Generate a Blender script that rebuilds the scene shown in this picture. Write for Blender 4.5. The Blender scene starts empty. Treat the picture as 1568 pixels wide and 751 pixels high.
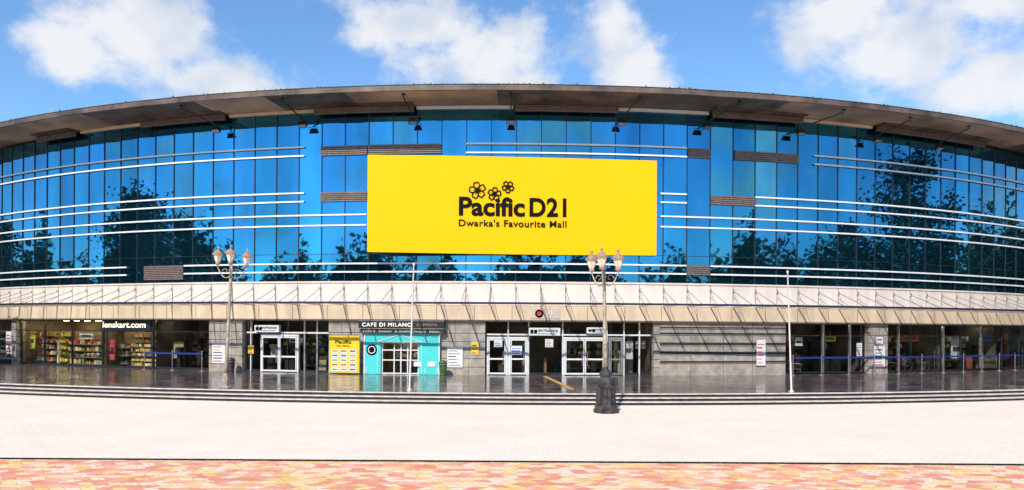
import bpy, math, random
from mathutils import Vector, Matrix
random.seed(7)
YC=126.7; R=80.0
def P(s,r,z):
    t=s/R
    return (r*math.sin(t), YC-r*math.cos(t), z)

# ------------------------------------------------------------------ materials
def newmat(name):
    m=bpy.data.materials.new(name); m.use_nodes=True
    return m, m.node_tree.nodes, m.node_tree.links, m.node_tree.nodes['Principled BSDF']
def mat(name,col,rough=0.6,metal=0.0,var=0.15,scale=3.0,bump=0.0,emit=0.0,stretch=(1,1,1),spec=0.5):
    m,n,l,b=newmat(name)
    b.inputs['Roughness'].default_value=rough; b.inputs['Metallic'].default_value=metal
    b.inputs['Specular IOR Level'].default_value=spec
    tc=n.new('ShaderNodeTexCoord'); mp=n.new('ShaderNodeMapping'); mp.inputs['Scale'].default_value=stretch
    l.new(tc.outputs['Object'],mp.inputs['Vector'])
    nz=n.new('ShaderNodeTexNoise'); nz.inputs['Scale'].default_value=scale; nz.inputs['Detail'].default_value=5
    l.new(mp.outputs[0],nz.inputs['Vector'])
    rp=n.new('ShaderNodeValToRGB')
    rp.color_ramp.elements[0].position=0.3; rp.color_ramp.elements[1].position=0.7
    rp.color_ramp.elements[0].color=[c*(1-var) for c in col]+[1]
    rp.color_ramp.elements[1].color=[min(1,c*(1+var)) for c in col]+[1]
    l.new(nz.outputs['Fac'],rp.inputs['Fac']); l.new(rp.outputs['Color'],b.inputs['Base Color'])
    if bump>0:
        bp=n.new('ShaderNodeBump'); bp.inputs['Strength'].default_value=bump; bp.inputs['Distance'].default_value=0.02
        l.new(nz.outputs['Fac'],bp.inputs['Height']); l.new(bp.outputs[0],b.inputs['Normal'])
    if emit>0:
        l.new(rp.outputs['Color'],b.inputs['Emission Color']); b.inputs['Emission Strength'].default_value=emit
    return m
def attr_mat(name,rough=0.5,emit=0.0,metal=0,var=0.3,scale=8):
    m,n,l,b=newmat(name)
    b.inputs['Roughness'].default_value=rough;b.inputs['Metallic'].default_value=metal
    a=n.new('ShaderNodeVertexColor'); a.layer_name='Col'
    tc=n.new('ShaderNodeTexCoord');nz=n.new('ShaderNodeTexNoise');nz.inputs['Scale'].default_value=scale
    l.new(tc.outputs['Object'],nz.inputs['Vector'])
    mr=n.new('ShaderNodeMapRange');mr.inputs[1].default_value=.3;mr.inputs[2].default_value=.7;mr.inputs[3].default_value=1-var;mr.inputs[4].default_value=1+var
    l.new(nz.outputs['Fac'],mr.inputs[0])
    mx=n.new('ShaderNodeVectorMath');mx.operation='SCALE';l.new(a.outputs['Color'],mx.inputs[0]);l.new(mr.outputs[0],mx.inputs['Scale'])
    l.new(mx.outputs[0],b.inputs['Base Color'])
    if emit>0:
        l.new(mx.outputs[0],b.inputs['Emission Color']); b.inputs['Emission Strength'].default_value=emit
    return m

M={}
M['white']=mat('white_metal',(.74,.74,.73),.35,0,.08)
M['cream']=mat('cream_panel',(.64,.555,.475),.5,0,.10,1.2,stretch=(1,1,.3))
M['tan']=mat('tan_band',(.74,.58,.42),.5,0,.16,1.2,stretch=(1,1,.4))
M['stone']=mat('grey_stone',(.36,.31,.255),.55,0,.30,2.0,.3)
M['stoned']=mat('stone_groove',(.03,.027,.025),.7)
M['dark']=mat('dark_frame',(.02,.024,.03),.4)
M['joint']=mat('joint',(.13,.11,.09),.7)
M['rod']=mat('tie_rod_steel',(.22,.20,.18),.5,.3)
M['louvre']=mat('louvre_brown',(.19,.14,.12),.55,0,.25,4)
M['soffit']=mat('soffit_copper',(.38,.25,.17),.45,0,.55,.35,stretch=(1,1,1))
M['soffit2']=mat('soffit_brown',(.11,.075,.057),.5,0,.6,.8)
M['roof']=mat('roof_felt',(.16,.14,.11),.9,0,.4,1)
M['moss']=mat('roof_moss',(.08,.08,.035),.9,0,.6,6)
M['bluetape']=mat('blue_tape',(.015,.035,.20),.5)
M['yellow']=mat('yellow_vinyl',(.88,.485,.0),.6,0,.012,.4,spec=.15)
M['black']=mat('black_vinyl',(.006,.006,.006),.7,spec=.1)
M['turq']=mat('turquoise_paint',(.07,.60,.58),.45,0,.06,2)
M['poster']=mat('paper_white',(.75,.74,.72),.6,0,.08,8)
M['red']=mat('red_print',(.6,.05,.05),.5)
M['pole']=mat('lamp_paint',(.40,.34,.25),.45,.2,.4,5)
M['iron']=mat('lamp_base_iron',(.055,.05,.05),.45,.3,.9,4,.5)
M['copper']=mat('lantern_cap',(.46,.30,.20),.4,.3,.25,6)
M['lantern']=mat('lantern_glass',(.80,.72,.60),.25,0,.10,6)
M['steel']=mat('steel',(.55,.55,.54),.3,.8,.15,4)
M['flood']=mat('floodlight_body',(.03,.03,.035),.4,.3)
M['ceil']=mat('shop_ceiling',(.40,.36,.31),.8)
M['inner']=mat('shop_wall',(.15,.12,.095),.8,0,.7,.5)
M['warm']=mat('warm_shop_light',(1,.75,.42),.5,0,.05,1,emit=42.0)
M['cool']=mat('cool_shop_light',(1,.88,.68),.5,0,.05,1,emit=20.0)
M['signlit']=mat('lit_sign_letters',(1,.88,.65),.5,0,.02,1,emit=1.2)
M['green']=mat('leaf_green',(.05,.12,.03),.6,0,.4,8)
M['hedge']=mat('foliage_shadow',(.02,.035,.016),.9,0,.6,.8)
M['ylight']=mat('notice_yellow',(.90,.56,.01),.5,0,.03,2)
M['tyellow']=mat('tactile_yellow',(.65,.38,.06),.6,0,.2,6)
M['attr']=attr_mat('printed_goods')
M['riser']=mat('black_riser',(.018,.016,.016),.35,0,.4,3)
M['tread']=mat('granite_tread',(.62,.55,.49),.5,0,.25,3)

# curtain wall glass: coated reflective blue, slight tint difference from pane to pane
def glass_mat():
    m,n,l,b=newmat('blue_mirror_glass')
    b.inputs['Metallic'].default_value=.97; b.inputs['Roughness'].default_value=.02
    a=n.new('ShaderNodeVertexColor'); a.layer_name='Col'
    tc=n.new('ShaderNodeTexCoord');nz=n.new('ShaderNodeTexNoise');nz.inputs['Scale'].default_value=.45;nz.inputs['Detail'].default_value=5
    mp=n.new('ShaderNodeMapping');mp.inputs['Scale'].default_value=(1,1,.3)
    l.new(tc.outputs['Object'],mp.inputs[0]);l.new(mp.outputs[0],nz.inputs['Vector'])
    mr=n.new('ShaderNodeMapRange');mr.inputs[1].default_value=.3;mr.inputs[2].default_value=.7;mr.inputs[3].default_value=.72;mr.inputs[4].default_value=1.1
    l.new(nz.outputs['Fac'],mr.inputs[0])
    mx=n.new('ShaderNodeVectorMath');mx.operation='SCALE';l.new(a.outputs['Color'],mx.inputs[0]);l.new(mr.outputs[0],mx.inputs['Scale'])
    l.new(mx.outputs[0],b.inputs['Base Color'])
    n2=n.new('ShaderNodeTexNoise');n2.inputs['Scale'].default_value=.9;n2.inputs['Detail'].default_value=1
    l.new(tc.outputs['Object'],n2.inputs['Vector'])
    bp=n.new('ShaderNodeBump');bp.inputs['Strength'].default_value=.15;bp.inputs['Distance'].default_value=.02
    l.new(n2.outputs['Fac'],bp.inputs['Height']);l.new(bp.outputs[0],b.inputs['Normal'])
    return m
M['glass']=glass_mat()
def clear_glass(name,tint,fac):
    m,n,l,b=newmat(name)
    out=n['Material Output']
    tr=n.new('ShaderNodeBsdfTransparent');tr.inputs[0].default_value=tint
    gl=n.new('ShaderNodeBsdfGlossy');gl.inputs['Roughness'].default_value=.02;gl.inputs['Color'].default_value=(.9,.9,.9,1)
    mx=n.new('ShaderNodeMixShader')
    lw=n.new('ShaderNodeLayerWeight');lw.inputs['Blend'].default_value=fac
    l.new(lw.outputs['Fresnel'],mx.inputs[0]);l.new(tr.outputs[0],mx.inputs[1]);l.new(gl.outputs[0],mx.inputs[2])
    l.new(mx.outputs[0],out.inputs['Surface'])
    return m
M['shopglass']=clear_glass('shop_window_glass',(.86,.88,.86,1),.07)
M['canopy']=clear_glass('canopy_glass',(.93,.95,.96,1),.15)

def brick_mat(name,c1,c2,mortar,bw,rh,mw,bump=.4,noise=.25,rough=.8):
    m,n,l,b=newmat(name); b.inputs['Roughness'].default_value=rough
    b.inputs['Specular IOR Level'].default_value=.2
    tc=n.new('ShaderNodeTexCoord')
    br=n.new('ShaderNodeTexBrick');br.inputs['Scale'].default_value=1
    br.inputs['Brick Width'].default_value=bw;br.inputs['Row Height'].default_value=rh;br.inputs['Mortar Size'].default_value=mw
    br.inputs['Color1'].default_value=c1;br.inputs['Color2'].default_value=c2;br.inputs['Mortar'].default_value=mortar
    l.new(tc.outputs['Object'],br.inputs['Vector'])
    nz=n.new('ShaderNodeTexNoise');nz.inputs['Scale'].default_value=.35;nz.inputs['Detail'].default_value=8;nz.inputs['Roughness'].default_value=.7
    l.new(tc.outputs['Object'],nz.inputs['Vector'])
    mr=n.new('ShaderNodeMapRange');mr.inputs[1].default_value=.32;mr.inputs[2].default_value=.62;mr.inputs[3].default_value=1-noise;mr.inputs[4].default_value=1+noise*.3
    l.new(nz.outputs['Fac'],mr.inputs[0])
    mx=n.new('ShaderNodeVectorMath');mx.operation='SCALE';l.new(br.outputs['Color'],mx.inputs[0]);l.new(mr.outputs[0],mx.inputs['Scale'])
    # scattered grime
    n4=n.new('ShaderNodeTexNoise');n4.inputs['Scale'].default_value=3.5;n4.inputs['Detail'].default_value=6;n4.inputs['Roughness'].default_value=.75
    l.new(tc.outputs['Object'],n4.inputs['Vector'])
    m4=n.new('ShaderNodeMapRange');m4.inputs[1].default_value=.58;m4.inputs[2].default_value=.72;m4.inputs[3].default_value=0;m4.inputs[4].default_value=.5
    l.new(n4.outputs['Fac'],m4.inputs[0])
    mg=n.new('ShaderNodeMix');mg.data_type='RGBA';l.new(m4.outputs[0],mg.inputs[0]);l.new(mx.outputs[0],mg.inputs[6]);mg.inputs[7].default_value=(.60,.46,.35,1)
    l.new(mg.outputs[2],b.inputs['Base Color'])
    bp=n.new('ShaderNodeBump');bp.inputs['Strength'].default_value=bump;bp.inputs['Distance'].default_value=.01;bp.invert=True
    l.new(br.outputs['Fac'],bp.inputs['Height']);l.new(bp.outputs[0],b.inputs['Normal'])
    return m
M['plaza']=brick_mat('pale_paving',(.90,.76,.63,1),(.86,.72,.59,1),(.70,.55,.43,1),.3,.2,.008,noise=.08,bump=.25)
def granite():
    m,n,l,b=newmat('polished_granite')
    tc=n.new('ShaderNodeTexCoord')
    br=n.new('ShaderNodeTexBrick');br.inputs['Scale'].default_value=1;br.inputs['Brick Width'].default_value=1.2;br.inputs['Row Height'].default_value=.6
    br.inputs['Mortar Size'].default_value=.01;br.offset=0
    br.inputs['Color1'].default_value=(.13,.10,.088,1);br.inputs['Color2'].default_value=(.07,.055,.05,1);br.inputs['Mortar'].default_value=(.02,.02,.02,1)
    l.new(tc.outputs['Object'],br.inputs['Vector'])
    nz=n.new('ShaderNodeTexNoise');nz.inputs['Scale'].default_value=1.5;nz.inputs['Detail'].default_value=8
    l.new(tc.outputs['Object'],nz.inputs['Vector'])
    mr=n.new('ShaderNodeMapRange');mr.inputs[1].default_value=.3;mr.inputs[2].default_value=.7;mr.inputs[3].default_value=.6;mr.inputs[4].default_value=1.5
    l.new(nz.outputs['Fac'],mr.inputs[0])
    mx=n.new('ShaderNodeVectorMath');mx.operation='SCALE';l.new(br.outputs['Color'],mx.inputs[0]);l.new(mr.outputs[0],mx.inputs['Scale'])
    l.new(mx.outputs[0],b.inputs['Base Color'])
    mr2=n.new('ShaderNodeMapRange');mr2.inputs[1].default_value=.3;mr2.inputs[2].default_value=.7;mr2.inputs[3].default_value=.05;mr2.inputs[4].default_value=.25
    l.new(nz.outputs['Fac'],mr2.inputs[0]);l.new(mr2.outputs[0],b.inputs['Roughness'])
    return m
M['granite']=granite()
# coloured interlocking pavers: zig-zag edges made by warping the brick lattice
def pavers():
    m,n,l,b=newmat('coloured_pavers');b.inputs['Roughness'].default_value=.85;b.inputs['Specular IOR Level'].default_value=.2
    tc=n.new('ShaderNodeTexCoord');sx=n.new('ShaderNodeSeparateXYZ');l.new(tc.outputs['Object'],sx.inputs[0])
    def mth(op,a,b_=None):
        k=n.new('ShaderNodeMath');k.operation=op
        for i,x in enumerate((a,b_)):
            if x is None: continue
            if isinstance(x,(int,float)): k.inputs[i].default_value=x
            else: l.new(x,k.inputs[i])
        return k.outputs[0]
    zx=mth('MULTIPLY',mth('PINGPONG',sx.outputs[1],.24),.9)
    zy=mth('MULTIPLY',mth('PINGPONG',sx.outputs[0],.10),.6)
    cb=n.new('ShaderNodeCombineXYZ');l.new(mth('ADD',sx.outputs[0],zx),cb.inputs[0]);l.new(mth('ADD',sx.outputs[1],zy),cb.inputs[1])
    br=n.new('ShaderNodeTexBrick');br.inputs['Scale'].default_value=1;br.inputs['Brick Width'].default_value=.34;br.inputs['Row Height'].default_value=.26
    br.inputs['Mortar Size'].default_value=.014;br.inputs['Color1'].default_value=(0,0,0,1);br.inputs['Color2'].default_value=(1,1,1,1);br.inputs['Mortar'].default_value=(.5,.5,.5,1)
    l.new(cb.outputs[0],br.inputs['Vector'])
    rp=n.new('ShaderNodeValToRGB');rp.color_ramp.interpolation='CONSTANT'
    e=rp.color_ramp.elements;e[0].position=0;e[0].color=(.76,.25,.17,1);e[1].position=.28;e[1].color=(.82,.52,.16,1)
    for p_,c in ((.44,(.82,.36,.25,1)),(.6,(.85,.60,.28,1)),(.76,(.86,.64,.48,1))):
        q=e.new(p_);q.color=c
    l.new(br.outputs['Color'],rp.inputs['Fac'])
    mx=n.new('ShaderNodeMix');mx.data_type='RGBA';l.new(br.outputs['Fac'],mx.inputs[0]);l.new(rp.outputs[0],mx.inputs[6]);mx.inputs[7].default_value=(.50,.30,.18,1)
    nz=n.new('ShaderNodeTexNoise');nz.inputs['Scale'].default_value=1.6;nz.inputs['Detail'].default_value=8
    l.new(tc.outputs['Object'],nz.inputs['Vector'])
    mx2=n.new('ShaderNodeMix');mx2.data_type='RGBA'
    mr=n.new('ShaderNodeMapRange');mr.inputs[1].default_value=.42;mr.inputs[2].default_value=.72;mr.inputs[3].default_value=.0;mr.inputs[4].default_value=.5
    l.new(nz.outputs['Fac'],mr.inputs[0]);l.new(mr.outputs[0],mx2.inputs[0]);l.new(mx.outputs[2],mx2.inputs[6]);mx2.inputs[7].default_value=(.86,.66,.46,1)
    l.new(mx2.outputs[2],b.inputs['Base Color'])
    return m
M['pavers']=pavers()
M['ground']=mat('asphalt_ground',(.09,.085,.08),.9,0,.2,.5)

# ------------------------------------------------------------------ mesh builder
class B:
    def __init__(s,name,parent=None,smooth=False):
        s.name=name;s.v=[];s.f=[];s.mi=[];s.col=[];s.mats=[];s.parent=parent;s.smooth=smooth
    def m(s,k):
        if k not in s.mats: s.mats.append(k)
        return s.mats.index(k)
    def face(s,pts,k,col=(1,1,1)):
        b=len(s.v);s.v+=[tuple(p) for p in pts];s.f.append(list(range(b,b+len(pts))));s.mi.append(s.m(k));s.col.append(col)
    def hexa(s,c,k,col=(1,1,1)):
        b=len(s.v);s.v+=[tuple(p) for p in c]
        for q in ((3,2,1,0),(4,5,6,7),(0,1,5,4),(1,2,6,5),(2,3,7,6),(3,0,4,7)):
            s.f.append([b+i for i in q]);s.mi.append(s.m(k));s.col.append(col)
    def arc(s,s0,s1,r0,r1,z0,z1,k,col=(1,1,1),step=1.6):
        n=max(1,int(math.ceil((s1-s0)/step)));b=len(s.v);mi=s.m(k)
        for i in range(n+1):
            t=s0+(s1-s0)*i/n
            s.v+=[P(t,r0,z0),P(t,r1,z0),P(t,r1,z1),P(t,r0,z1)]
        def add(q): s.f.append(q);s.mi.append(mi);s.col.append(col)
        for i in range(n):
            a=b+4*i;c=a+4
            for j in range(4):
                j2=(j+1)%4; add([a+j,a+j2,c+j2,c+j])
        add([b,b+3,b+2,b+1]);e=b+4*n;add([e,e+1,e+2,e+3])
    def box(s,x0,x1,y0,y1,z0,z1,k,col=(1,1,1)):
        s.hexa([(x0,y0,z0),(x1,y0,z0),(x1,y1,z0),(x0,y1,z0),(x0,y0,z1),(x1,y0,z1),(x1,y1,z1),(x0,y1,z1)],k,col)
    def tube(s,pts,rad,k,seg=8,cap=True):
        pts=[Vector(p) for p in pts]
        if not isinstance(rad,(list,tuple)): rad=[rad]*len(pts)
        b=len(s.v);mi=s.m(k)
        for i,p in enumerate(pts):
            d=(pts[min(i+1,len(pts)-1)]-pts[max(i-1,0)]).normalized()
            u=d.cross(Vector((0,0,1)) if abs(d.z)<.9 else Vector((1,0,0))).normalized();w=d.cross(u)
            for j in range(seg):
                a=2*math.pi*j/seg;s.v.append(tuple(p+(u*math.cos(a)+w*math.sin(a))*rad[i]))
        for i in range(len(pts)-1):
            for j in range(seg):
                j2=(j+1)%seg
                s.f.append([b+i*seg+j,b+i*seg+j2,b+(i+1)*seg+j2,b+(i+1)*seg+j]);s.mi.append(mi);s.col.append((1,1,1))
        if cap:
            s.f.append([b+j for j in range(seg)]);s.mi.append(mi);s.col.append((1,1,1))
            e=b+(len(pts)-1)*seg
            s.f.append([e+j for j in range(seg)]);s.mi.append(mi);s.col.append((1,1,1))
    def lathe(s,c,prof,k,seg=12,rot=0,axis=None):
        b=len(s.v);mi=s.m(k)
        for (r,z) in prof:
            for j in range(seg):
                a=2*math.pi*j/seg+rot
                s.v.append((c[0]+r*math.cos(a),c[1]+r*math.sin(a),c[2]+z))
        for i in range(len(prof)-1):
            for j in range(seg):
                j2=(j+1)%seg
                s.f.append([b+i*seg+j,b+i*seg+j2,b+(i+1)*seg+j2,b+(i+1)*seg+j]);s.mi.append(mi);s.col.append((1,1,1))
        s.f.append([b+j for j in range(seg)][::-1]);s.mi.append(mi);s.col.append((1,1,1))
        e=b+(len(prof)-1)*seg
        s.f.append([e+j for j in range(seg)]);s.mi.append(mi);s.col.append((1,1,1))
    def build(s):
        me=bpy.data.meshes.new(s.name);me.from_pydata(s.v,[],s.f)
        for k in s.mats: me.materials.append(M[k])
        me.polygons.foreach_set('material_index',s.mi)
        ca=me.color_attributes.new('Col','FLOAT_COLOR','CORNER')
        buf=[]
        for f,c in zip(s.f,s.col):
            buf+=list((c[0],c[1],c[2],1))*len(f)
        ca.data.foreach_set('color',buf)
        if s.smooth: me.polygons.foreach_set('use_smooth',[True]*len(s.f))
        me.update()
        o=bpy.data.objects.new(s.name,me);bpy.context.scene.collection.objects.link(o)
        if s.parent: o.parent=s.parent
        return o
def empty(name,loc=(0,0,0)):
    o=bpy.data.objects.new(name,None);bpy.context.scene.collection.objects.link(o);o.location=loc;return o
def text(name,body,width,height,mx,k,parent=None,bold=0.0,extr=.004,space=1.0):
    """text fitted to width x cap height, placed with its lower-left corner at the matrix origin"""
    cu=bpy.data.curves.new(name,'FONT');cu.body=body;cu.size=1;cu.offset=bold;cu.extrude=.001;cu.space_character=space
    o=bpy.data.objects.new(name,cu);bpy.context.scene.collection.objects.link(o)
    bpy.context.view_layer.update()
    dg=bpy.context.evaluated_depsgraph_get();me=bpy.data.meshes.new_from_object(o.evaluated_get(dg))
    bpy.data.objects.remove(o)
    xs=[v.co.x for v in me.vertices]
    x0,x1=min(xs),max(xs)
    cap=.70
    for v in me.vertices:
        v.co=((v.co.x-x0)*width/(x1-x0), v.co.y*height/cap, v.co.z*extr/.001)
    me.materials.clear();me.materials.append(M[k])
    o=bpy.data.objects.new(name,me);bpy.context.scene.collection.objects.link(o)
    o.matrix_world=mx
    if parent: o.parent=parent; o.matrix_parent_inverse=Matrix()
    return o
def fmx(s,r,z):
    """frame on the facade: local x along the wall, local y up, local z out of the wall"""
    t=s/R;X=Vector((math.cos(t),math.sin(t),0));Y=Vector((0,0,1));Z=X.cross(Y)
    m=Matrix.Identity(4)
    for i in range(3):
        m[i][0]=X[i];m[i][1]=Y[i];m[i][2]=Z[i];m[i][3]=P(s,r,z)[i]
    return m

# ------------------------------------------------------------------ ground
def sheet(name,x0,x1,y0,y1,z,k):
    b=B(name);b.face([(x0,y0,z),(x1,y0,z),(x1,y1,z),(x0,y1,z)],k);return b.build()
sheet('ground',-1500,1500,-1500,1500,-.012,'ground')
sheet('plaza_pavement',-110,110,19.05,80,0,'plaza')
sheet('coloured_paver_pavement',-110,110,-14,18.8,0,'pavers')
b=B('drain_channel');b.box(-110,110,18.8,19.05,-.01,-.004,'black')
for i in range(-40,41): b.box(i*.5+.0,i*.5+.02,18.8,19.05,-.004,.0,'joint')
b.build()
tr=empty('entrance_terrace')
b=B('terrace_floor',tr)
n=90;S=66
for i in range(n):
    a=-S+2*S*i/n;c=-S+2*S*(i+1)/n
    b.face([P(a,93,.45),P(c,93,.45),P(c,73,.45),P(a,73,.45)],'granite')
b.build()
b=B('steps',tr)
for i,z in enumerate((.45,.30,.15)):
    r=93+.42*i
    b.arc(-S,S,r-.5 if i else 92.6,r,z-.15,z-.035,'riser')
    if i: b.arc(-S,S,r-.42,r+.02,z-.035,z,'tread')
    else: b.arc(-S,S,92.75,93.03,z-.035,z+.004,'tread')
b.build()
b=B('tactile_paving_strip')
b.box(-.13,.13,0,9.6,0,.012,'tyellow')
for j in range(32): b.box(-.12,.12,j*.3+.03,j*.3+.06,.012,.018,'joint')
o=b.build();o.location=(3.05,36.3,.452);o.rotation_euler=(0,0,math.radians(5.5))

# ------------------------------------------------------------------ mall building
mall=empty('shopping_mall_building')
Wd=1.62;off=.22
b=B('glass_panes',mall)
rows=[6.55,8.35,10.24,12.15,14.9,17.78]
K=38
for k in range(-K,K):
    a=off+k*Wd;c=a+Wd
    colr=random.uniform(.84,1.12)
    hue=random.uniform(-.02,.02)
    for j in range(len(rows)-1):
        q=colr*random.uniform(.94,1.05)
        d=[random.uniform(-.006,.006) for _ in range(4)]
        b.face([P(a,80+d[0],rows[j]),P(c,80+d[1],rows[j]),P(c,80+d[2],rows[j+1]),P(a,80+d[3],rows[j+1])],'glass',
               (.058*q,(.325+hue)*q,.54*q))
b.build()
b=B('mullions',mall)
for k in range(-K,K+1):
    a=off+k*Wd
    b.arc(a-.026,a+.026,79.9,80.05,6.55,17.78,'dark')
for z in (8.35,):
    b.arc(off-K*Wd,off+K*Wd,79.9,80.035,z-.015,z+.015,'dark')
b.build()
b=B('sun_rails',mall)
def rail(s0,s1,z,h=.05):
    b.arc(s0,s1,80.06,80.15,z-h,z+h,'white')
E=55
for z in (15.48,14.90): rail(-E,-13.95,z)
rail(-3.05,11.5,15.48);rail(-3.05,11.5,14.90);
for z in (15.48,14.90): rail(20.9,E,z)
for z in (12.42,11.85): rail(-E,-13.95,z)
rail(9.7,11.5,12.42);rail(9.7,11.5,11.85)
for z in (12.42,11.85): rail(16.4,E,z)
for z in (10.93,10.24): rail(-E,-9.6,z);rail(9.7,E,z)
for z in (7.71,7.16): rail(-E,-28.2,z);rail(-23.1,11.5,z);rail(13.2,E,z)
b.build()
b=B('louvre_panels',mall)
def louv(s0,s1,z0,z1):
    b.arc(s0,s1,80.03,80.07,z0,z1,'soffit2')
    n=max(3,int((z1-z0)/.12))
    for i in range(n):
        z=z0+(z1-z0)*(i+.2)/n
        b.arc(s0,s1,80.07,80.12,z,z+(z1-z0)/n*.55,'louvre')
louv(-12.8,-9.6,14.85,15.5);louv(-9.5,-4.65,14.85,15.5);louv(11.6,13.15,14.85,15.5);louv(14.9,19.6,14.85,15.5)
louv(-12.8,-9.6,11.8,12.45);louv(13.2,16.35,11.8,12.45)
louv(-26.6,-23.2,6.75,7.75);louv(11.55,13.15,7.1,7.75)
b.build()
b=B('building_body',mall)
b.arc(-E-8,E+8,70,79.7,6.55,17.78,'dark')
b.arc(-E-8,E+8,60,75.2,.0,6.5,'inner')
b.arc(-E-8,E+8,75.2,79.3,3.98,6.5,'ceil')
b.build()
b=B('roof',mall)
b.arc(-E-8,E+8,50,83.1,18.0,18.28,'roof')
b.arc(-E-8,E+8,83.1,83.22,17.95,18.27,'soffit2')
b.arc(-E-8,E+8,82.9,83.25,18.281,18.31,'moss')
random.seed(3)
s_=-E-8
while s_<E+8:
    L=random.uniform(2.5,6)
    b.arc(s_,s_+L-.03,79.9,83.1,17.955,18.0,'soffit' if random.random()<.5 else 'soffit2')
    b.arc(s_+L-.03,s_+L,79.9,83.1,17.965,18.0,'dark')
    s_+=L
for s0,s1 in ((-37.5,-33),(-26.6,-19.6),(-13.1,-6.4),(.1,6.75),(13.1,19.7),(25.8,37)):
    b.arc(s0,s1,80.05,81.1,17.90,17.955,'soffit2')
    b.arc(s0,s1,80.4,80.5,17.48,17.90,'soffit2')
    for i in range(4): b.arc(s0,s1,80.5,80.56,17.50+.1*i,17.555+.1*i,'louvre')
for s0,s1 in ((-32.9,-26.7),(-19.5,-13.2),(-6.3,.0),(6.85,13.0),(19.8,25.7)):
    b.arc(s0,s1,80.05,80.2,17.74,17.93,'tan' if s0<-10 or s0>10 else 'white')
b.build()
b=B('roof_edge_weeds',mall)
for i in range(2600):
    s0=random.uniform(-E,E);h=abs(random.gauss(0,.06))+.02
    if math.sin(s0*.9)+math.sin(s0*.37+2)<-.6: h*=.3
    w=random.uniform(.05,.2);r=random.uniform(82.6,83.2)
    b.face([P(s0,r,18.29),P(s0+w,r+random.uniform(-.1,.1),18.29),P(s0+w*.5+random.uniform(-.05,.05),r,18.32+h)],'moss')
b.build()
b=B('fascia_bands',mall)
b.arc(-E-8,E+8,79.6,80.10,4.98,6.50,'cream')
for k in range(-K,K+1):
    a=off+k*Wd;b.arc(a-.016,a+.016,80.1,80.115,5.0,6.43,'joint')
b.arc(-E-8,E+8,80.1,80.16,6.44,6.55,'cream')
b.arc(-E-8,E+8,79.3,80.16,3.98,4.96,'tan')
for k in range(-30,31):
    a=k*2.45;b.arc(a-.015,a+.015,80.16,80.17,4.06,4.94,'joint')
b.arc(-E-8,E+8,80.16,80.2,3.95,4.05,'joint')
b.build()
b=B('entrance_canopy',mall)
k=-K
while k<K:
    a=off+k*Wd
    b.arc(a+.02,a+Wd-.02,80.2,83.1,5.055,5.067,'canopy',step=3)
    b.hexa([P(a-.03,80.12,4.95),P(a+.03,80.12,4.95),P(a+.03,83.1,4.98),P(a-.03,83.1,4.98),
            P(a-.03,80.12,5.05),P(a+.03,80.12,5.05),P(a+.03,83.1,5.045),P(a-.03,83.1,5.045)],'steel')
    b.tube([P(a,80.12,6.1),P(a,82.7,5.06)],.022,'rod',6)
    b.tube([P(a,80.12,5.7),P(a,81.3,5.06)],.016,'rod',6)
    b.arc(a-.05,a+.05,80.1,80.2,6.0,6.2,'steel')
    k+=1
b.arc(-E,E,83.1,83.2,4.97,5.07,'dark')
b.arc(-E,E,83.1,83.14,5.07,5.10,'bluetape')
b.build()
b=B('stone_piers',mall)
def stone(s0,s1,r=80.0,step=.55):
    b.arc(s0,s1,79.2,r,.45,3.98,'stone')
    z=.95
    while z<3.9:
        b.arc(s0-.002,s1+.002,79.3,r+.004,z,z+.035,'stoned');z+=step
    q=s0+.9;
    while q<s1-.3: b.arc(q-.01,q+.01,79.3,r+.006,.5,3.9,'stoned');q+=.9
stone(-21.1,-18.5);stone(-12.2,-9.7);stone(-4.6,-1.75);stone(25.7,27.4);stone(-42.1,-41.4,79.9)
b.arc(9.75,18.8,79.2,80.0,.45,3.98,'stone')
for z,h in ((3.62,.10),(3.22,.13),(2.55,.18),(1.95,.16),(1.35,.13)):
    b.arc(9.76,18.79,79.3,80.03,z-h/2,z+h/2,'stoned')
    b.arc(9.76,18.79,79.3,80.05,z-h/2-.03,z-h/2,'stone')
for q in (11.9,14.2,16.3): b.arc(q-.01,q+.01,79.3,80.012,.5,3.9,'stoned')
stone(9.35,9.75)
b.build()
b=B('shopfront_glazing',mall)
spans=[(-55,-42.1),(-41.4,-31.2),(-31.2,-26.3),(-26.3,-21.1),(-18.5,-12.2),(-9.7,-4.6),(-1.75,9.35),(18.8,25.7),(27.4,55)]
for a,c in spans:
    if (a,c)==(-9.7,-4.6): continue
    b.arc(a,c,79.5,79.52,.5,3.9,'shopglass')
b.build()
b=B('shopfront_frames',mall)
def vbar(s,k='dark',w=.04,z0=.45,z1=3.98,r=79.6): b.arc(s-w,s+w,79.45,r,z0,z1,k)
def hbar(s0,s1,z,k='dark',w=.035,r=79.59): b.arc(s0,s1,79.45,r,z-w,z+w,k)
for a,c in spans:
    if (a,c)==(-9.7,-4.6): continue
    vbar(a+.04);vbar(c-.04);hbar(a,c,.53,w=.08);hbar(a,c,3.93,w=.05)
    hbar(a,c,3.12,w=.03)
    n=max(1,int((c-a)/2.6))
    for i in range(1,n): vbar(a+(c-a)*i/n,w=.03)
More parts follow.
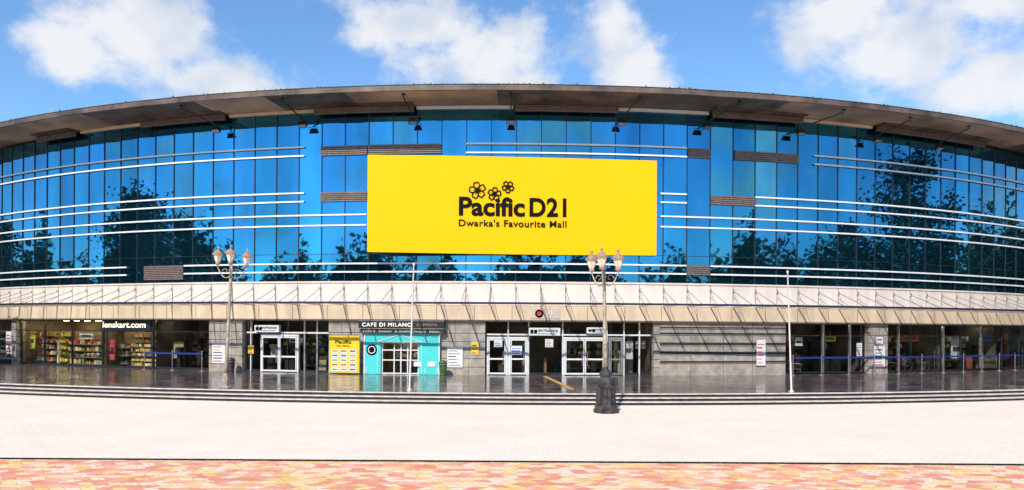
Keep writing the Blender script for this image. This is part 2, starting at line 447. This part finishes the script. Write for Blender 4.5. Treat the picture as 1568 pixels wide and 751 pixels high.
def door(s0,s1,z1=3.0,leaves=2,k='white'):
    b.arc(s0,s0+.1,79.5,79.68,.46,z1,k);b.arc(s1-.1,s1,79.5,79.68,.46,z1,k);b.arc(s0+.1,s1-.1,79.5,79.68,z1-.12,z1-.005,k)
    w=(s1-s0-.2)/leaves
    for i in range(leaves):
        a=s0+.1+w*i+.02;c=a+w-.04
        b.arc(a,a+.07,79.62,79.72,.5,z1-.14,k);b.arc(c-.07,c,79.62,79.72,.5,z1-.14,k)
        for z in (.5,1.45,z1-.24): b.arc(a+.07,c-.07,79.62,79.72,z,z+.1,k)
        hx=c-.15 if i%2==0 else a+.15
        b.arc(hx-.02,hx+.02,79.72,79.78,1.1,2.0,'steel')
door(-17.3,-14.5);vbar(-18.1,'white',.03,r=79.62);vbar(-14.1,'steel',.05);vbar(-13.2,'steel',.05)
hbar(-18.4,-12.3,3.12,'white',.05,79.62)
door(-1.65,-.3,2.95,1);door(-.2,1.05,2.95,1);door(3.4,6.2,2.95,2);door(6.4,7.4,2.95,1,'steel')
hbar(-1.7,9.3,3.1,'white',.05,79.62)
for q in (-.25,1.1,3.35,6.3,7.45,8.5): vbar(q,'white',.035,r=79.63)
for q in (22.1,24.4,28.9,33.6,38.2): vbar(q,'steel',.05,r=79.64)
b.build()
b=B('shop_interiors',mall)
random.seed(11)
def goods(s0,s1,pal,r=77.6,levels=(.7,1.2,1.7,2.2,2.7),dens=.8,hh=.36):
    for z in levels:
        b.arc(s0,s1,r-.5,r+.1,z-.05,z,'attr',(.25,.2,.15))
        s=s0+.05
        while s<s1-.2:
            w=random.uniform(.1,.35)
            if random.random()<dens:
                c=random.choice(pal);q=random.uniform(.5,1.2)
                b.arc(s,s+w*.9,r-.3,r+random.uniform(0,.08),z+.001,z+random.uniform(.15,hh),'attr',tuple(min(1,x*q) for x in c))
            s+=w
    b.arc(s0,s1,r-.6,r-.5,.45,3.1,'attr',(.3,.22,.15))
goldp=[(.8,.55,.2),(.85,.7,.4),(.5,.3,.1),(.8,.75,.6),(.1,.08,.06),(.6,.1,.08)]
mix=[(.7,.7,.65),(.1,.1,.12),(.7,.2,.1),(.15,.3,.5),(.75,.6,.1),(.2,.4,.2)]
goods(-55,-42.2,mix,78.4);goods(-41,-38.5,goldp,78.6);goods(-37.8,-36.6,[(.8,.7,.1),(.8,.6,.1)],78.7);goods(-36.3,-31.4,goldp,78.7,(.6,1.1,1.6,2.1),.9)
goods(-30.9,-29.7,[(.1,.1,.12),(.3,.25,.2)],78.5,(.7,1.3,1.9));goods(-29.3,-26.6,[(.85,.55,.2),(.8,.4,.1),(.9,.75,.45)],78.7,(.6,.95,1.3,1.65,2.0,2.35,2.7),.85,.25)
goods(-25.8,-22.5,[(.2,.15,.1),(.35,.25,.15)],76.3)
goods(19.3,21.8,[(.3,.2,.12),(.4,.3,.2)],77.4,dens=.5);goods(28.0,32.5,goldp,77.2,dens=.5);goods(35,40,mix,77.6,dens=.6)
goods(-8.3,-5.9,mix,77.5,(.9,1.5,2.1));goods(4.0,9,mix,76.5,dens=.4);goods(-18,-13,mix,76.2,dens=.5)
for s0,w,z,h,r,c in ((-40.4,.8,1.6,1.4,79.2,(.8,.65,.1)),(-39.0,.5,2.4,.6,79.1,(.75,.1,.08)),(-37.2,1.0,2.6,.5,79.0,(.85,.7,.1)),(-33.8,1.6,2.5,.5,79.0,(.8,.75,.7)),
    (-31.0+.2,.5,1.0,1.5,79.1,(.7,.1,.1)),(-24.9,.9,1.2,1.2,78.6,(.5,.35,.2)),(20.5,.6,2.4,.6,79.1,(.8,.8,.8)),(23.2,1.0,2.7,.45,79.0,(.8,.5,.1)),(30.8,1.8,2.7,.5,79.0,(.8,.2,.1)),
    (36.0,1.2,1.4,1.5,79.0,(.8,.8,.75)),(40.0,1.5,2.7,.5,79.0,(.1,.3,.6)),(-15.9,1.2,2.4,.35,77.5,(.8,.8,.8)),(7.9,.6,1.5,1.2,79.1,(.8,.75,.7))):
    b.arc(s0-w/2,s0+w/2,r-.03,r,z,z+h,'attr',c);b.arc(s0-w*.35,s0+w*.3,r,r+.01,z+h*.35,z+h*.6,'attr',(.08,.07,.06))
# display clutter: stands, counters, cartons, hanging boards
def clutter(s0,s1,n,dark=.5):
    for i in range(n):
        s=random.uniform(s0,s1);w=random.uniform(.15,.8);r=random.uniform(76,79.0)
        t=random.random()
        c=(.04,.035,.03) if random.random()<dark else random.choice(goldp+mix)
        q=random.uniform(.4,1.0);c=tuple(x*q for x in c)
        if t<.45: h=random.uniform(.5,1.3);b.arc(s,s+w,r-.3,r,.455,.45+h,'attr',c)
        elif t<.7: h=random.uniform(1.4,2.2);w*=.5;b.arc(s,s+w,r-.2,r,.455,.45+h,'attr',c);b.arc(s-.05,s+w+.05,r-.25,r+.05,.45+h,.45+h+.15,'attr',tuple(x*.7 for x in c))
        else: z=random.uniform(2.1,3.0);b.arc(s,s+w,r-.04,r,z,z+random.uniform(.2,.7),'attr',c)
clutter(-54,-42.3,30);clutter(-41,-31.6,26,.3);clutter(-30.8,-26.8,8,.4);clutter(-25.9,-21.5,14,.7);clutter(-18.2,-12.5,14,.6);clutter(-1.5,9,26,.6)
clutter(19,25.5,22,.6);clutter(27.6,54,80,.6)
for q in (-42.0,-31.25,-26.3,-20,-12,-9.8,-4.5,-1.9,9.5,18.9,26.6,34.0,41.0): b.arc(q-.08,q+.08,75.2,79.2,.46,3.97,'inner')
for a,c,k in ((-54,-42.5,'cool'),(-41,-31.6,'warm'),(-31,-26.6,'warm'),(-25.8,-21.6,'cool'),(-18,-12.5,'cool'),(-9,-5,'warm'),(-1.2,9,'cool'),(19.2,25.3,'cool'),(28,54,'cool')):
    s=a+.4
    gap=1.5 if k=='warm' else 2.9
    while s<c:
        for r in ((76.4,78.85) if k=='warm' else (78.0,)): b.arc(s,s+.35,r,r+.3,3.90,3.96,k)
        s+=gap
b.build()
def poster(name,s,z0,w,h,r,base='poster',bars=6,cols=((.1,.1,.12),(.5,.05,.05))):
    e=B(name)
    t=s
    e.arc(t-w/2-.03,t+w/2+.03,r,r+.02,z0-.03,z0+h+.03,'steel');e.arc(t-w/2,t+w/2,r+.02,r+.028,z0,z0+h,base)
    for i in range(bars):
        z=z0+h*(.08+.86*i/bars);ww=w*random.uniform(.5,.8)
        e.arc(t-w*.42,t-w*.42+ww,r+.028,r+.032,z,z+h/bars*random.uniform(.2,.4),'attr',random.choice(cols))
    return e.build()
poster('wall_poster',-20.3,1.0,1.0,1.35,80.02);poster('wall_poster',-3.7,.95,1.0,1.3,80.02)
poster('wall_poster',16.9,1.1,.65,1.75,80.06,cols=((.6,.1,.1),(.7,.3,.35)));poster('wall_poster',26.6,.9,1.0,1.5,80.02)
poster('wall_poster',26.6,2.55,.6,.5,80.02,bars=2)
poster('wall_poster',25.1,1.7,.45,.9,79.7);poster('wall_poster',2.45,2.3,.5,.5,79.7);poster('wall_poster',.3,1.8,.7,.55,79.74,bars=3,cols=((.05,.1,.5),))
poster('wall_poster',-.9,2.3,.5,.45,79.74,bars=3)
poster('wall_poster',-42.9,1.2,.9,1.8,79.7);poster('wall_poster',-18.0,1.7,.4,.5,79.72,'ylight',3)
poster('wall_poster',-2.4,1.8,.45,.8,79.98+.03,'ylight',3)
def header(name,s0,s1,z0,z1):
    p=empty(name);e=B('panel',p)
    e.arc(s0,s1,79.7,79.95,z0,z1,'white');e.arc(s0-.04,s1+.04,79.66,79.7,z0-.04,z1+.04,'dark')
    e.build()
    text('lettering','ENTRANCE',(s1-s0)*.62,(z1-z0)*.28,fmx(s0+(s1-s0)*.3,79.98,z0+(z1-z0)*.5),'black',p,.01)
    text('lettering_small','all visitors welcome',(s1-s0)*.55,(z1-z0)*.13,fmx(s0+(s1-s0)*.3,79.98,z0+(z1-z0)*.2),'black',p,.01)
    e=B('pictogram',p);e.arc(s0+.1,s0+.3,79.95,79.97,z0+.12,z1-.12,'black');e.arc(s0+.34,s0+.54,79.95,79.97,z0+.12,z1-.12,'black');e.build()
header('entrance_sign',-17.6,-15.8,3.15,3.62);header('entrance_sign',1.1,3.15,3.05,3.55);header('entrance_sign',4.9,6.0,3.2,3.6)
p=empty('round_wall_sign');e=B('disc',p)
mx=fmx(1.75,80.2,4.47)
def disc(e,mx,cx,cy,r0,r1,z,k,seg=24):
    for j in range(seg):
        a=2*math.pi*j/seg;c=2*math.pi*(j+1)/seg
        q=[(cx+r1*math.cos(a),cy+r1*math.sin(a)),(cx+r1*math.cos(c),cy+r1*math.sin(c)),(cx+r0*math.cos(c),cy+r0*math.sin(c)),(cx+r0*math.cos(a),cy+r0*math.sin(a))]
        e.face([mx@Vector((x,y,z)) for x,y in q],k)
disc(e,mx,0,0,.0,.14,.012,'red');disc(e,mx,0,0,.15,.27,.012,'black');e.arc(1.2,3.1,80.17,80.195,4.15,4.8,'cream');e.build()
text('lettering','11',.3,.25,fmx(2.3,80.2,4.4),'poster',p,.02);
p=empty('shop_name_sign');e=B('board',p);e.arc(-31.1,-26.4,79.6,79.7,3.15,3.9,'dark');e.build()
text('lettering','lenskart.com',4.3,.42,fmx(-31.0,79.73,3.40),'signlit',p,.015)

# ------------------------------------------------------------------ cafe kiosk
p=empty('cafe_kiosk')
e=B('front_wall',p)
z0,z1=.46,3.12
def tq(a,c,u,v,r0=79.9,r1=80.25,k='turq'): e.arc(a,c,r0,r1,u,v,k)
tq(-9.7,-8.55,z0,z1);tq(-6.05,-4.65,z0,z1);tq(-8.55,-6.05,2.55,z1)
def wl(a,c):
    (s0,h0),(s1,h1)=a,c
    e.tube([P(s0,80.27,h0),P(s1,80.27,h1)],.03,'white',5)
wl((-8.75,.5),(-8.75,2.55));wl((-5.85,.5),(-5.85,2.55));wl((-8.95,2.5),(-7.3,3.05));wl((-7.3,3.05),(-5.65,2.5));wl((-8.75,2.55),(-5.85,2.55))
for q in (-9.5,-5.6,-4.8): wl((q,.55),(q,.9))
for q in (-8.5,-7.7,-7.25,-6.8,-6.1): e.arc(q-.035,q+.035,80.0,80.1,.46,2.55,'white')
for z in (.48,1.35,2.0,2.48): e.arc(-8.53,-6.07,80.0,80.08,z,z+.07,'white')
mx=fmx(-9.15,80.27,2.05);disc(e,mx,0,0,0,.36,.01,'black');disc(e,mx,0,0,.2,.25,.015,'poster')
for i,q in enumerate((-6.1,-5.2)): e.arc(q-.25,q+.25,80.26,80.28,1.0,1.3,'white');
for q in (-9.65,-4.7): e.arc(q-.04,q+.04,80.25,80.28,.46,3.12,'white')
e.build()
e=B('signboard',p);e.arc(-9.95,-4.35,79.9,80.55,3.42,3.98,'dark');e.arc(-9.9,-4.4,79.9,80.45,3.14,3.38,'iron')
e.arc(-9.95,-4.35,80.55,80.58,3.42,3.46,'steel');e.arc(-9.95,-4.35,80.55,80.58,3.93,3.97,'steel')
for i in range(60):
    s0=random.uniform(-9.9,-4.4);h=random.uniform(.03,.12);e.face([P(s0,80.47,3.38),P(s0+.15,80.5,3.38),P(s0+.07,80.52,3.38+h)],'green')
e.build()
text('lettering','CAFE DI MILANO',3.3,.24,fmx(-9.7,80.57,3.58),'signlit',p,.0,space=1.15)
text('lettering_small','EXPRESS',1.3,.15,fmx(-6.1,80.57,3.62),'copper',p,.0)
text('menu_lettering','COFFEE   SHAKES   BURGERS   MAGGI   PIZZA',5.1,.11,fmx(-9.7,80.47,3.2),'poster',p,.0)
p=empty('notice_board');e=B('board',p)
a,c=-11.9,-9.9
e.arc(a-.05,c+.05,80.5,80.55,.5,3.0,'steel');e.arc(a,c,80.55,80.57,.55,2.95,'ylight')
for q in (a+.1,c-.1): e.arc(q-.03,q+.03,80.4,80.5,.46,3.0,'steel')
for i in range(5):
    for j in range(3):
        s0=a+.12+j*.6;h=.65+i*.3
        e.arc(s0,s0+.5,80.57,80.575,h,h+.22,'poster')
        e.arc(s0+.06,s0+.44,80.575,80.58,h+.06,h+.16,'attr',random.choice([(.1,.1,.1),(.6,.05,.05),(.05,.1,.5),(.05,.4,.1),(.5,.2,.05)]))
e.build();text('lettering','Pacific',1.1,.22,fmx(a+.4,80.585,2.45),'black',p,.02);text('lettering_small','D21 MALL',.9,.1,fmx(a+.5,80.585,2.25),'black',p,.01)
for s0,r,k in ((-4.35,80.9,'green'),(-18.8,80.8,'iron')):
    e=B('litter_bin');c=P(s0,r,.45);e.lathe(c,[(.2,0),(.22,.05),(.26,.75),(.28,.78),(.28,.84),(.2,.95),(.06,1.0)],k,14);e.lathe(c,[(.285,.7),(.285,.74)],'steel',14);e.build()
def barrier(s0,s1,r):
    e=B('queue_barrier');n=int((s1-s0)/2.1)
    for i in range(n+1):
        s=s0+(s1-s0)*i/n;c=P(s,r,.45);e.lathe(c,[(.18,0),(.18,.03),(.03,.06),(.03,1.3),(.05,1.31),(.05,1.38),(.0,1.4)],'steel',10)
    e.arc(s0,s1,r-.01,r+.01,1.58,1.70,'bluetape');e.build()
barrier(18.9,54,80.7);barrier(-26,-21.2,80.6)
def chair(s,r,z=.45,rot=0):
    e=B('lounge_chair');
    e.box(-.3,.3,-.3,.3,.4,.48,'iron');e.hexa([(-.3,.26,.48),(.3,.26,.48),(.3,.32,.48),(-.3,.32,.48),(-.26,.42,1.1),(.26,.42,1.1),(.26,.47,1.1),(-.26,.47,1.1)],'iron')
    for x in (-.27,.27):
        for y in (-.27,.27): e.tube([(x,y,0),(x*.9,y*.9,.4)],.02,'steel',6)
        e.tube([(x,-.27,.4),(x,-.27,.68),(x,.3,.7)],.02,'steel',6)
    o=e.build();o.location=P(s,r,z);o.rotation_euler=(0,0,rot)
for s,r,a in ((29.2,79.0,.4),(30.6,78.9,-.6),(32.2,79.0,.1),(20.5,78.9,.8)): chair(s,r,.45,s/R+a)

# ------------------------------------------------------------------ floodlights under the eaves
for sh,sa in ((-20.0,-21.3),(-13.7,-14.2),(-6.4,-6.6),(-.15,-.15),(6.9,7.6),(12.6,13.9),(19.3,21.2),(25.5,26.5),(31.3,31.9)):
    e=B('floodlight')
    hp=Vector(P(sh,80.75,16.95));ap=Vector(P(sa,82.6,17.95))
    e.tube([ap,ap+Vector((0,0,-.18)),(ap+hp)/2+Vector((0,0,.0)),hp+Vector((0,0,.12))],.045,'flood',6)
    e.lathe(ap+Vector((0,0,-.06)),[(.12,0),(.12,.06)],'flood',8)
    t=sh/R;X=Vector((math.cos(t),math.sin(t),0));O=Vector((math.sin(t),-math.cos(t),0));Z=Vector((0,0,1))
    D=(O*.35-Z*.93).normalized();U=D.cross(X)
    def q(x,u,d): return hp+X*x+U*u+D*d
    e.hexa([q(-.16,-.13,0),q(.16,-.13,0),q(.16,.13,0),q(-.16,.13,0),q(-.28,-.2,.32),q(.28,-.2,.32),q(.28,.2,.32),q(-.28,.2,.32)],'flood')
    e.face([q(-.24,-.16,.323),q(.24,-.16,.323),q(.24,.16,.323),q(-.24,.16,.323)],'steel')
    e.tube([q(-.3,0,.15),q(-.3,0,-.08),q(.3,0,-.08),q(.3,0,.15)],.02,'flood',5)
    e.build()

# ------------------------------------------------------------------ banner
bn=empty('advertising_banner')
yaw=math.atan(.062)
X=Vector((math.cos(yaw),math.sin(yaw),0));Y=Vector((0,0,1));Z=X.cross(Y)
def bm(x,y,z):
    m=Matrix.Identity(4);o=Vector((.0,46.38,0))+X*x+Y*y+Z*z
    for i in range(3): m[i][0]=X[i];m[i][1]=Y[i];m[i][2]=Z[i];m[i][3]=o[i]
    return m
m0=bm(0,0,0)
e=B('banner_sheet',bn)
x0,x1,zb,zt=-9.28,9.42,8.32,14.52
nx,nz=48,16
def bp(i,j):
    u=i/nx;w=j/nz;x=x0+(x1-x0)*u;z=zb+(zt-zb)*w
    z+= (.05*math.sin(u*math.pi) if j==nz else 0)-(.04*math.sin(u*math.pi) if j==0 else 0)
    return m0@Vector((x,z,.03+.010*math.sin(u*19+w*2)*math.sin(w*math.pi)+.008*math.sin(u*7+w*5)))
for i in range(nx):
    for j in range(nz): e.face([bp(i,j),bp(i+1,j),bp(i+1,j+1),bp(i,j+1)],'yellow')
e.build()
e=B('banner_frame',bn)
for (a,c,u,v) in ((x0,x1,zb,zb+.08),(x0,x1,zt-.08,zt),(x0,x0+.08,zb+.08,zt-.08),(x1-.08,x1,zb+.08,zt-.08)):
    e.hexa([m0@Vector(t) for t in ((a,u,-.1),(c,u,-.1),(c,u,.0),(a,u,.0),(a,v,-.1),(c,v,-.1),(c,v,.0),(a,v,.0))],'steel')
e.build()
text('banner_lettering','Pacific',4.25,1.14,bm(-3.47,10.78,.065),'black',bn,.03,.006)
text('banner_lettering_number','D21',2.40,1.14,bm(1.08,10.78,.065),'black',bn,.03,.006,1.05)
text('banner_strapline','Dwarka\'s Favourite Mall',6.96,.42,bm(-3.47,10.06,.065),'black',bn,.016,.006,1.08)
e=B('flower_emblem',bn)
def flower(cx,cy,rad,rot):
    for i in range(5):
        a=rot+i*2*math.pi/5
        pts=[]
        for k in range(21):
            t=k/20*2*math.pi
            rr=rad*(.54-.48*math.cos(t)); w=.34*rad*math.sin(t)*(.75+.35*(rr/rad))
            dip=math.exp(-((t-math.pi)/.35)**2)
            rr*=1-.16*dip
            pts.append((cx+rr*math.cos(a)-w*math.sin(a),cy+rr*math.sin(a)+w*math.cos(a)))
        for k in range(20):
            p0=Vector(pts[k]);p1=Vector(pts[k+1]);d=(p1-p0)
            if d.length<1e-6: continue
            dn=d.normalized()*.02
            n_=Vector((-d.y,d.x)).normalized()*.038
            e.face([m0@Vector((q.x,q.y,.07+.0006*(k%2)+.0015*i)) for q in (p0-n_-dn,p1-n_+dn,p1+n_+dn,p0+n_-dn)],'black')
        ca,sa=math.cos(a),math.sin(a)
        e.face([m0@Vector((cx+x_*ca-y_*sa,cy+x_*sa+y_*ca,.079+.0004*i)) for x_,y_ in ((rad*.1,-.02),(rad*.5,-.02),(rad*.5,.02),(rad*.1,.02))],'black')
flower(-2.28,12.36,.56,.5);flower(-1.19,12.14,.45,.2);flower(-.32,12.62,.40,.9)
e.build()

# ------------------------------------------------------------------ street lamps
def lamp(x,y,z,H,rot,rad,base,lean):
    p=empty('street_lamp',(x,y,z))
    e=B('base',p)
    if base:
        e.lathe((0,0,0),[(.56,0),(.56,.13),(.50,.17),(.50,.26),(.40,.36),(.37,1.02),(.42,1.08),(.42,1.16),(.30,1.26),(.23,1.5),(.27,1.56),(.27,1.66),(.14,1.8),(.11,1.9)],'iron',8,math.pi/8)
        for j in range(8):
            a=j*math.pi/4;e.tube([(.40*math.cos(a),.40*math.sin(a),.36),(.375*math.cos(a),.375*math.sin(a),1.0)],.03,'iron',5)
        h0=1.85
    else:
        e.lathe((0,0,0),[(.30,0),(.30,.08),(.2,.12),(.16,.5),(.12,.6),(.1,.75)],'pole',8);h0=.7
    e.build()
    e=B('post',p,True)
    zt=H-.95
    e.lathe((0,0,0),[(.095,h0),(.09,h0+1),(.085,h0+1.02),(.07,zt-.6),(.06,zt)],'pole',12)
    for zz in (h0+1.0,zt-.7,zt-.35): e.lathe((0,0,zz),[(.06,0),(.115,.03),(.115,.07),(.06,.1)],'pole',12)
    e.lathe((0,0,zt),[(.055,0),(.09,.05),(.05,.12),(.07,.2),(.02,.3),(.0,.34)],'pole',12)
    e.build()
    e=B('arms',p,True)
    g=B('lanterns',p)
    for i in range(3):
        a=rot+i*2*math.pi/3;c,s=math.cos(a),math.sin(a)
        pts=[]
        for k in range(13):
            t=k/12
            d=rad*(t) ; zz=zt-.55-.22*math.sin(t*math.pi)*.9+ .42*t*t
            pts.append((d*c,d*s,zz))
        pts.append((rad*c,rad*s,zt+.0))
        e.tube(pts,.032,'pole',7)
        sc=[]
        for k in range(16):
            t=k/15*1.6*math.pi;rr=.16*(1-k/22)
            sc.append(((rad*.42+rr*math.cos(t))*c,(rad*.42+rr*math.cos(t))*s,zt-.36+rr*math.sin(t)))
        e.tube(sc,.02,'pole',5)
        L=(rad*c,rad*s,zt)
        g.lathe(L,[(.05,-.06),(.11,-.03),(.12,.02),(.08,.05)],'copper',10)
        g.lathe(L,[(.085,.05),(.14,.15),(.235,.44)],'lantern',6,rot)
        for j in range(6):
            aa=rot+j*math.pi/3
            g.tube([(L[0]+.09*math.cos(aa),L[1]+.09*math.sin(aa),L[2]+.05),(L[0]+.238*math.cos(aa),L[1]+.238*math.sin(aa),L[2]+.44)],.012,'copper',4)
        g.lathe(L,[(.28,.44),(.29,.48),(.19,.58),(.10,.66),(.05,.70),(.05,.76),(.07,.79),(.03,.85),(.0,.92)],'copper',12)
    e.build();g.build()
    p.rotation_euler=(0,lean,0)
lamp(3.97,30.14,0,6.95,math.radians(15),.65,True,math.radians(-1.2))
lamp(-14.2,35.6,.45,7.1,math.radians(47),.78,False,math.radians(2.6))
def pole(x,y,H,lean):
    e=B('flagpole',None,True);e.lathe((0,0,0),[(.14,0),(.14,.03),(.05,.06),(.045,.3),(.035,H-.05),(.06,H-.03),(.05,H+.04),(0,H+.07)],'white',10)
    o=e.build();o.location=(x,y,.45);o.rotation_euler=(0,lean,0)
pole(-4.99,35.1,6.15,math.radians(1.6));pole(13.89,35.66,5.95,math.radians(-2.2))

# ------------------------------------------------------------------ trees (behind and beside the viewer)
lm=attr_mat('foliage_mat',.6,var=.35,scale=1.2);M['leafattr']=lm
M['bark']=mat('bark',(.12,.085,.06),.9,0,.3,6)
def leaf(e,c,sz,g=1.0):
    n_=Vector((random.gauss(0,1),random.gauss(0,1),random.gauss(0,1))).normalized()
    u=n_.orthogonal().normalized();w=n_.cross(u);a=random.uniform(0,6.28);u2=u*math.cos(a)+w*math.sin(a);w2=n_.cross(u2)
    q=random.uniform(.5,1.3)*g;c=Vector(c)
    e.face([c-u2*sz*.5,c+w2*sz*.35,c+u2*sz*.6,c-w2*sz*.35],'leafattr',(.05*q,.09*q,.025*q))
def tree(x,y,H,W,g=1.0):
    e=B('tree');random.seed(int(x*13+y))
    e.tube([(0,0,-.1),(.1,.05,H*.2),(-.1,.1,H*.45),(0,0,H*.7)],[W*.035,W*.028,W*.02,W*.008],'bark',8)
    tips=[]
    for i in range(18):
        a=random.uniform(0,6.28);z=H*random.uniform(.2,.65);L=W*.5*random.uniform(.3,.95)
        t=Vector((math.cos(a)*L,math.sin(a)*L,z+H*random.uniform(.05,.25)))
        e.tube([(0,0,z),tuple(Vector((0,0,z)).lerp(t,.5)+Vector((0,0,.3))),tuple(t)],[W*.012,W*.008,.02],'bark',5);tips.append(t)
    for i in range(10): tips.append(Vector((random.gauss(0,W*.12),random.gauss(0,W*.12),H*random.uniform(.7,.95))))
    for t in tips:
        rr=W*random.uniform(.10,.18)
        for k in range(320):
            d=Vector((random.gauss(0,1),random.gauss(0,1),random.gauss(0,.75)))*rr*.6
            leaf(e,t+d,random.uniform(.28,.55),g)
    o=e.build();o.location=(x,y,0)
tree(-49,40.8,18.5,14,.6);tree(-55,30,16,13,.6);tree(49.4,44.7,21.0,15,.6);tree(52,34,16,13,.6);tree(-62,62,15,10,.6);tree(62,60,15,11,.6)
e=B('distant_tree_belt');random.seed(5)
def top(a): return 15.4+2.8*math.sin(a*9)+2.2*math.sin(a*23+1)+1.6*math.sin(a*51+2)+.9*math.sin(a*97)
for i in range(30000):
    a=random.uniform(-1.95,1.95)
    tp=top(a)
    z=tp*(.35+.65*random.random()**.7)*random.uniform(.85,1.08)
    rr=80+random.gauss(0,2.0)
    leaf(e,(rr*math.sin(a),50-rr*math.cos(a),z),random.uniform(.5,1.1),1.0)
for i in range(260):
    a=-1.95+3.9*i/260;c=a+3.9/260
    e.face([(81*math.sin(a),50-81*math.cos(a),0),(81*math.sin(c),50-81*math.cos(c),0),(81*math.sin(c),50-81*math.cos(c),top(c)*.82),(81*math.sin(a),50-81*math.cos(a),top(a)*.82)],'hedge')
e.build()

# ------------------------------------------------------------------ sky
sc=bpy.context.scene
w=bpy.data.worlds.new('World');sc.world=w;w.use_nodes=True
n=w.node_tree.nodes;l=w.node_tree.links;bg=n['Background']
SUN_EL=math.radians(41);SUN_AZ=math.radians(200)
sky=n.new('ShaderNodeTexSky');sky.sky_type='NISHITA';sky.sun_disc=False;sky.sun_elevation=SUN_EL;sky.sun_rotation=SUN_AZ
sky.air_density=1.0;sky.dust_density=.3;sky.ozone_density=2.5
def mth(op,*a,clamp=False):
    k=n.new('ShaderNodeMath');k.operation=op;k.use_clamp=clamp
    for i,x in enumerate(a):
        if isinstance(x,(int,float)): k.inputs[i].default_value=x
        else: l.new(x,k.inputs[i])
    return k.outputs[0]
tc=n.new('ShaderNodeTexCoord');sx=n.new('ShaderNodeSeparateXYZ');l.new(tc.outputs['Generated'],sx.inputs[0])
az=mth('ARCTAN2',sx.outputs[0],sx.outputs[1]);el=mth('ARCSINE',sx.outputs[2])
cv=n.new('ShaderNodeCombineXYZ');l.new(az,cv.inputs[0]);l.new(mth('MULTIPLY',el,1.3),cv.inputs[1])
def noise(scale,detail,rough,vec,dist=0):
    k=n.new('ShaderNodeTexNoise');k.inputs['Scale'].default_value=scale;k.inputs['Detail'].default_value=detail;k.inputs['Roughness'].default_value=rough;k.inputs['Distortion'].default_value=dist
    l.new(vec,k.inputs['Vector']);return k.outputs['Fac']
n1=noise(15,6,.58,cv.outputs[0],0)
blobs=[(-.48,.350,.10,.065),(-.545,.315,.06,.035),(-.40,.300,.12,.035),
(-.15,.40,.10,.05),(-.05,.365,.12,.06),(.02,.32,.06,.03),
(.13,.385,.055,.055),(.165,.335,.06,.045),
(.43,.375,.09,.065),(.51,.33,.11,.065),(.58,.28,.09,.05),(.58,.38,.12,.07)]
best=None
for (a,e_,ra,re) in blobs:
    dx=mth('DIVIDE',mth('SUBTRACT',az,a),ra);dy=mth('DIVIDE',mth('SUBTRACT',el,e_),re)
    d=mth('SUBTRACT',1.0,mth('SQRT',mth('ADD',mth('MULTIPLY',dx,dx),mth('MULTIPLY',dy,dy))))
    best=d if best is None else mth('SMOOTH_MAX',best,d,.3)
best=mth('MAXIMUM',best,-1.0)
nb=noise(2.2,5,.55,cv.outputs[0])
other=mth('MULTIPLY',mth('SUBTRACT',nb,.56),7.0)
side=mth('GREATER_THAN',mth('ABSOLUTE',az),.8)
tot=mth('ADD',mth('MULTIPLY',best,mth('SUBTRACT',1.0,side)),mth('MULTIPLY',other,side))
dens=mth('ADD',tot,mth('MULTIPLY',mth('SUBTRACT',n1,.5),2.2))
mr=n.new('ShaderNodeMapRange');mr.interpolation_type='SMOOTHSTEP';mr.inputs[1].default_value=-.22;mr.inputs[2].default_value=.65;l.new(dens,mr.inputs[0])
n3=noise(8,6,.5,cv.outputs[0])
shade=n.new('ShaderNodeValToRGB');shade.color_ramp.elements[0].position=.36;shade.color_ramp.elements[1].position=.56
shade.color_ramp.elements[0].color=(4.2,4.7,5.5,1);shade.color_ramp.elements[1].color=(6.1,6.15,6.25,1)
l.new(n3,shade.inputs[0])
tint=n.new('ShaderNodeVectorMath');tint.operation='MULTIPLY';l.new(sky.outputs[0],tint.inputs[0]);tint.inputs[1].default_value=(.88,1.16,1.36)
mxs=n.new('ShaderNodeMix');mxs.data_type='RGBA';l.new(mth('MULTIPLY',mr.outputs[0],.93),mxs.inputs[0]);l.new(tint.outputs[0],mxs.inputs[6]);l.new(shade.outputs[0],mxs.inputs[7])
l.new(mxs.outputs[2],bg.inputs['Color']);bg.inputs['Strength'].default_value=.15

sun=bpy.data.lights.new('sun','SUN');sun.energy=5.0;sun.angle=math.radians(.5);sun.color=(1,.93,.84)
so=bpy.data.objects.new('sun',sun);sc.collection.objects.link(so)
d=Vector((math.sin(SUN_AZ)*math.cos(SUN_EL),math.cos(SUN_AZ)*math.cos(SUN_EL),math.sin(SUN_EL)))
so.rotation_euler=d.to_track_quat('Z','Y').to_euler()

cam=bpy.data.cameras.new('camera');co=bpy.data.objects.new('camera',cam);sc.collection.objects.link(co)
co.location=(0,0,3.51);co.rotation_euler=(math.radians(90),-.0061,0)
cam.sensor_width=36;cam.lens=36*1100/1568;cam.shift_y=(503-375.5)/1568;cam.clip_end=4000;cam.clip_start=.1
sc.camera=co
sc.view_settings.view_transform='Standard';sc.view_settings.look='None';sc.view_settings.exposure=0
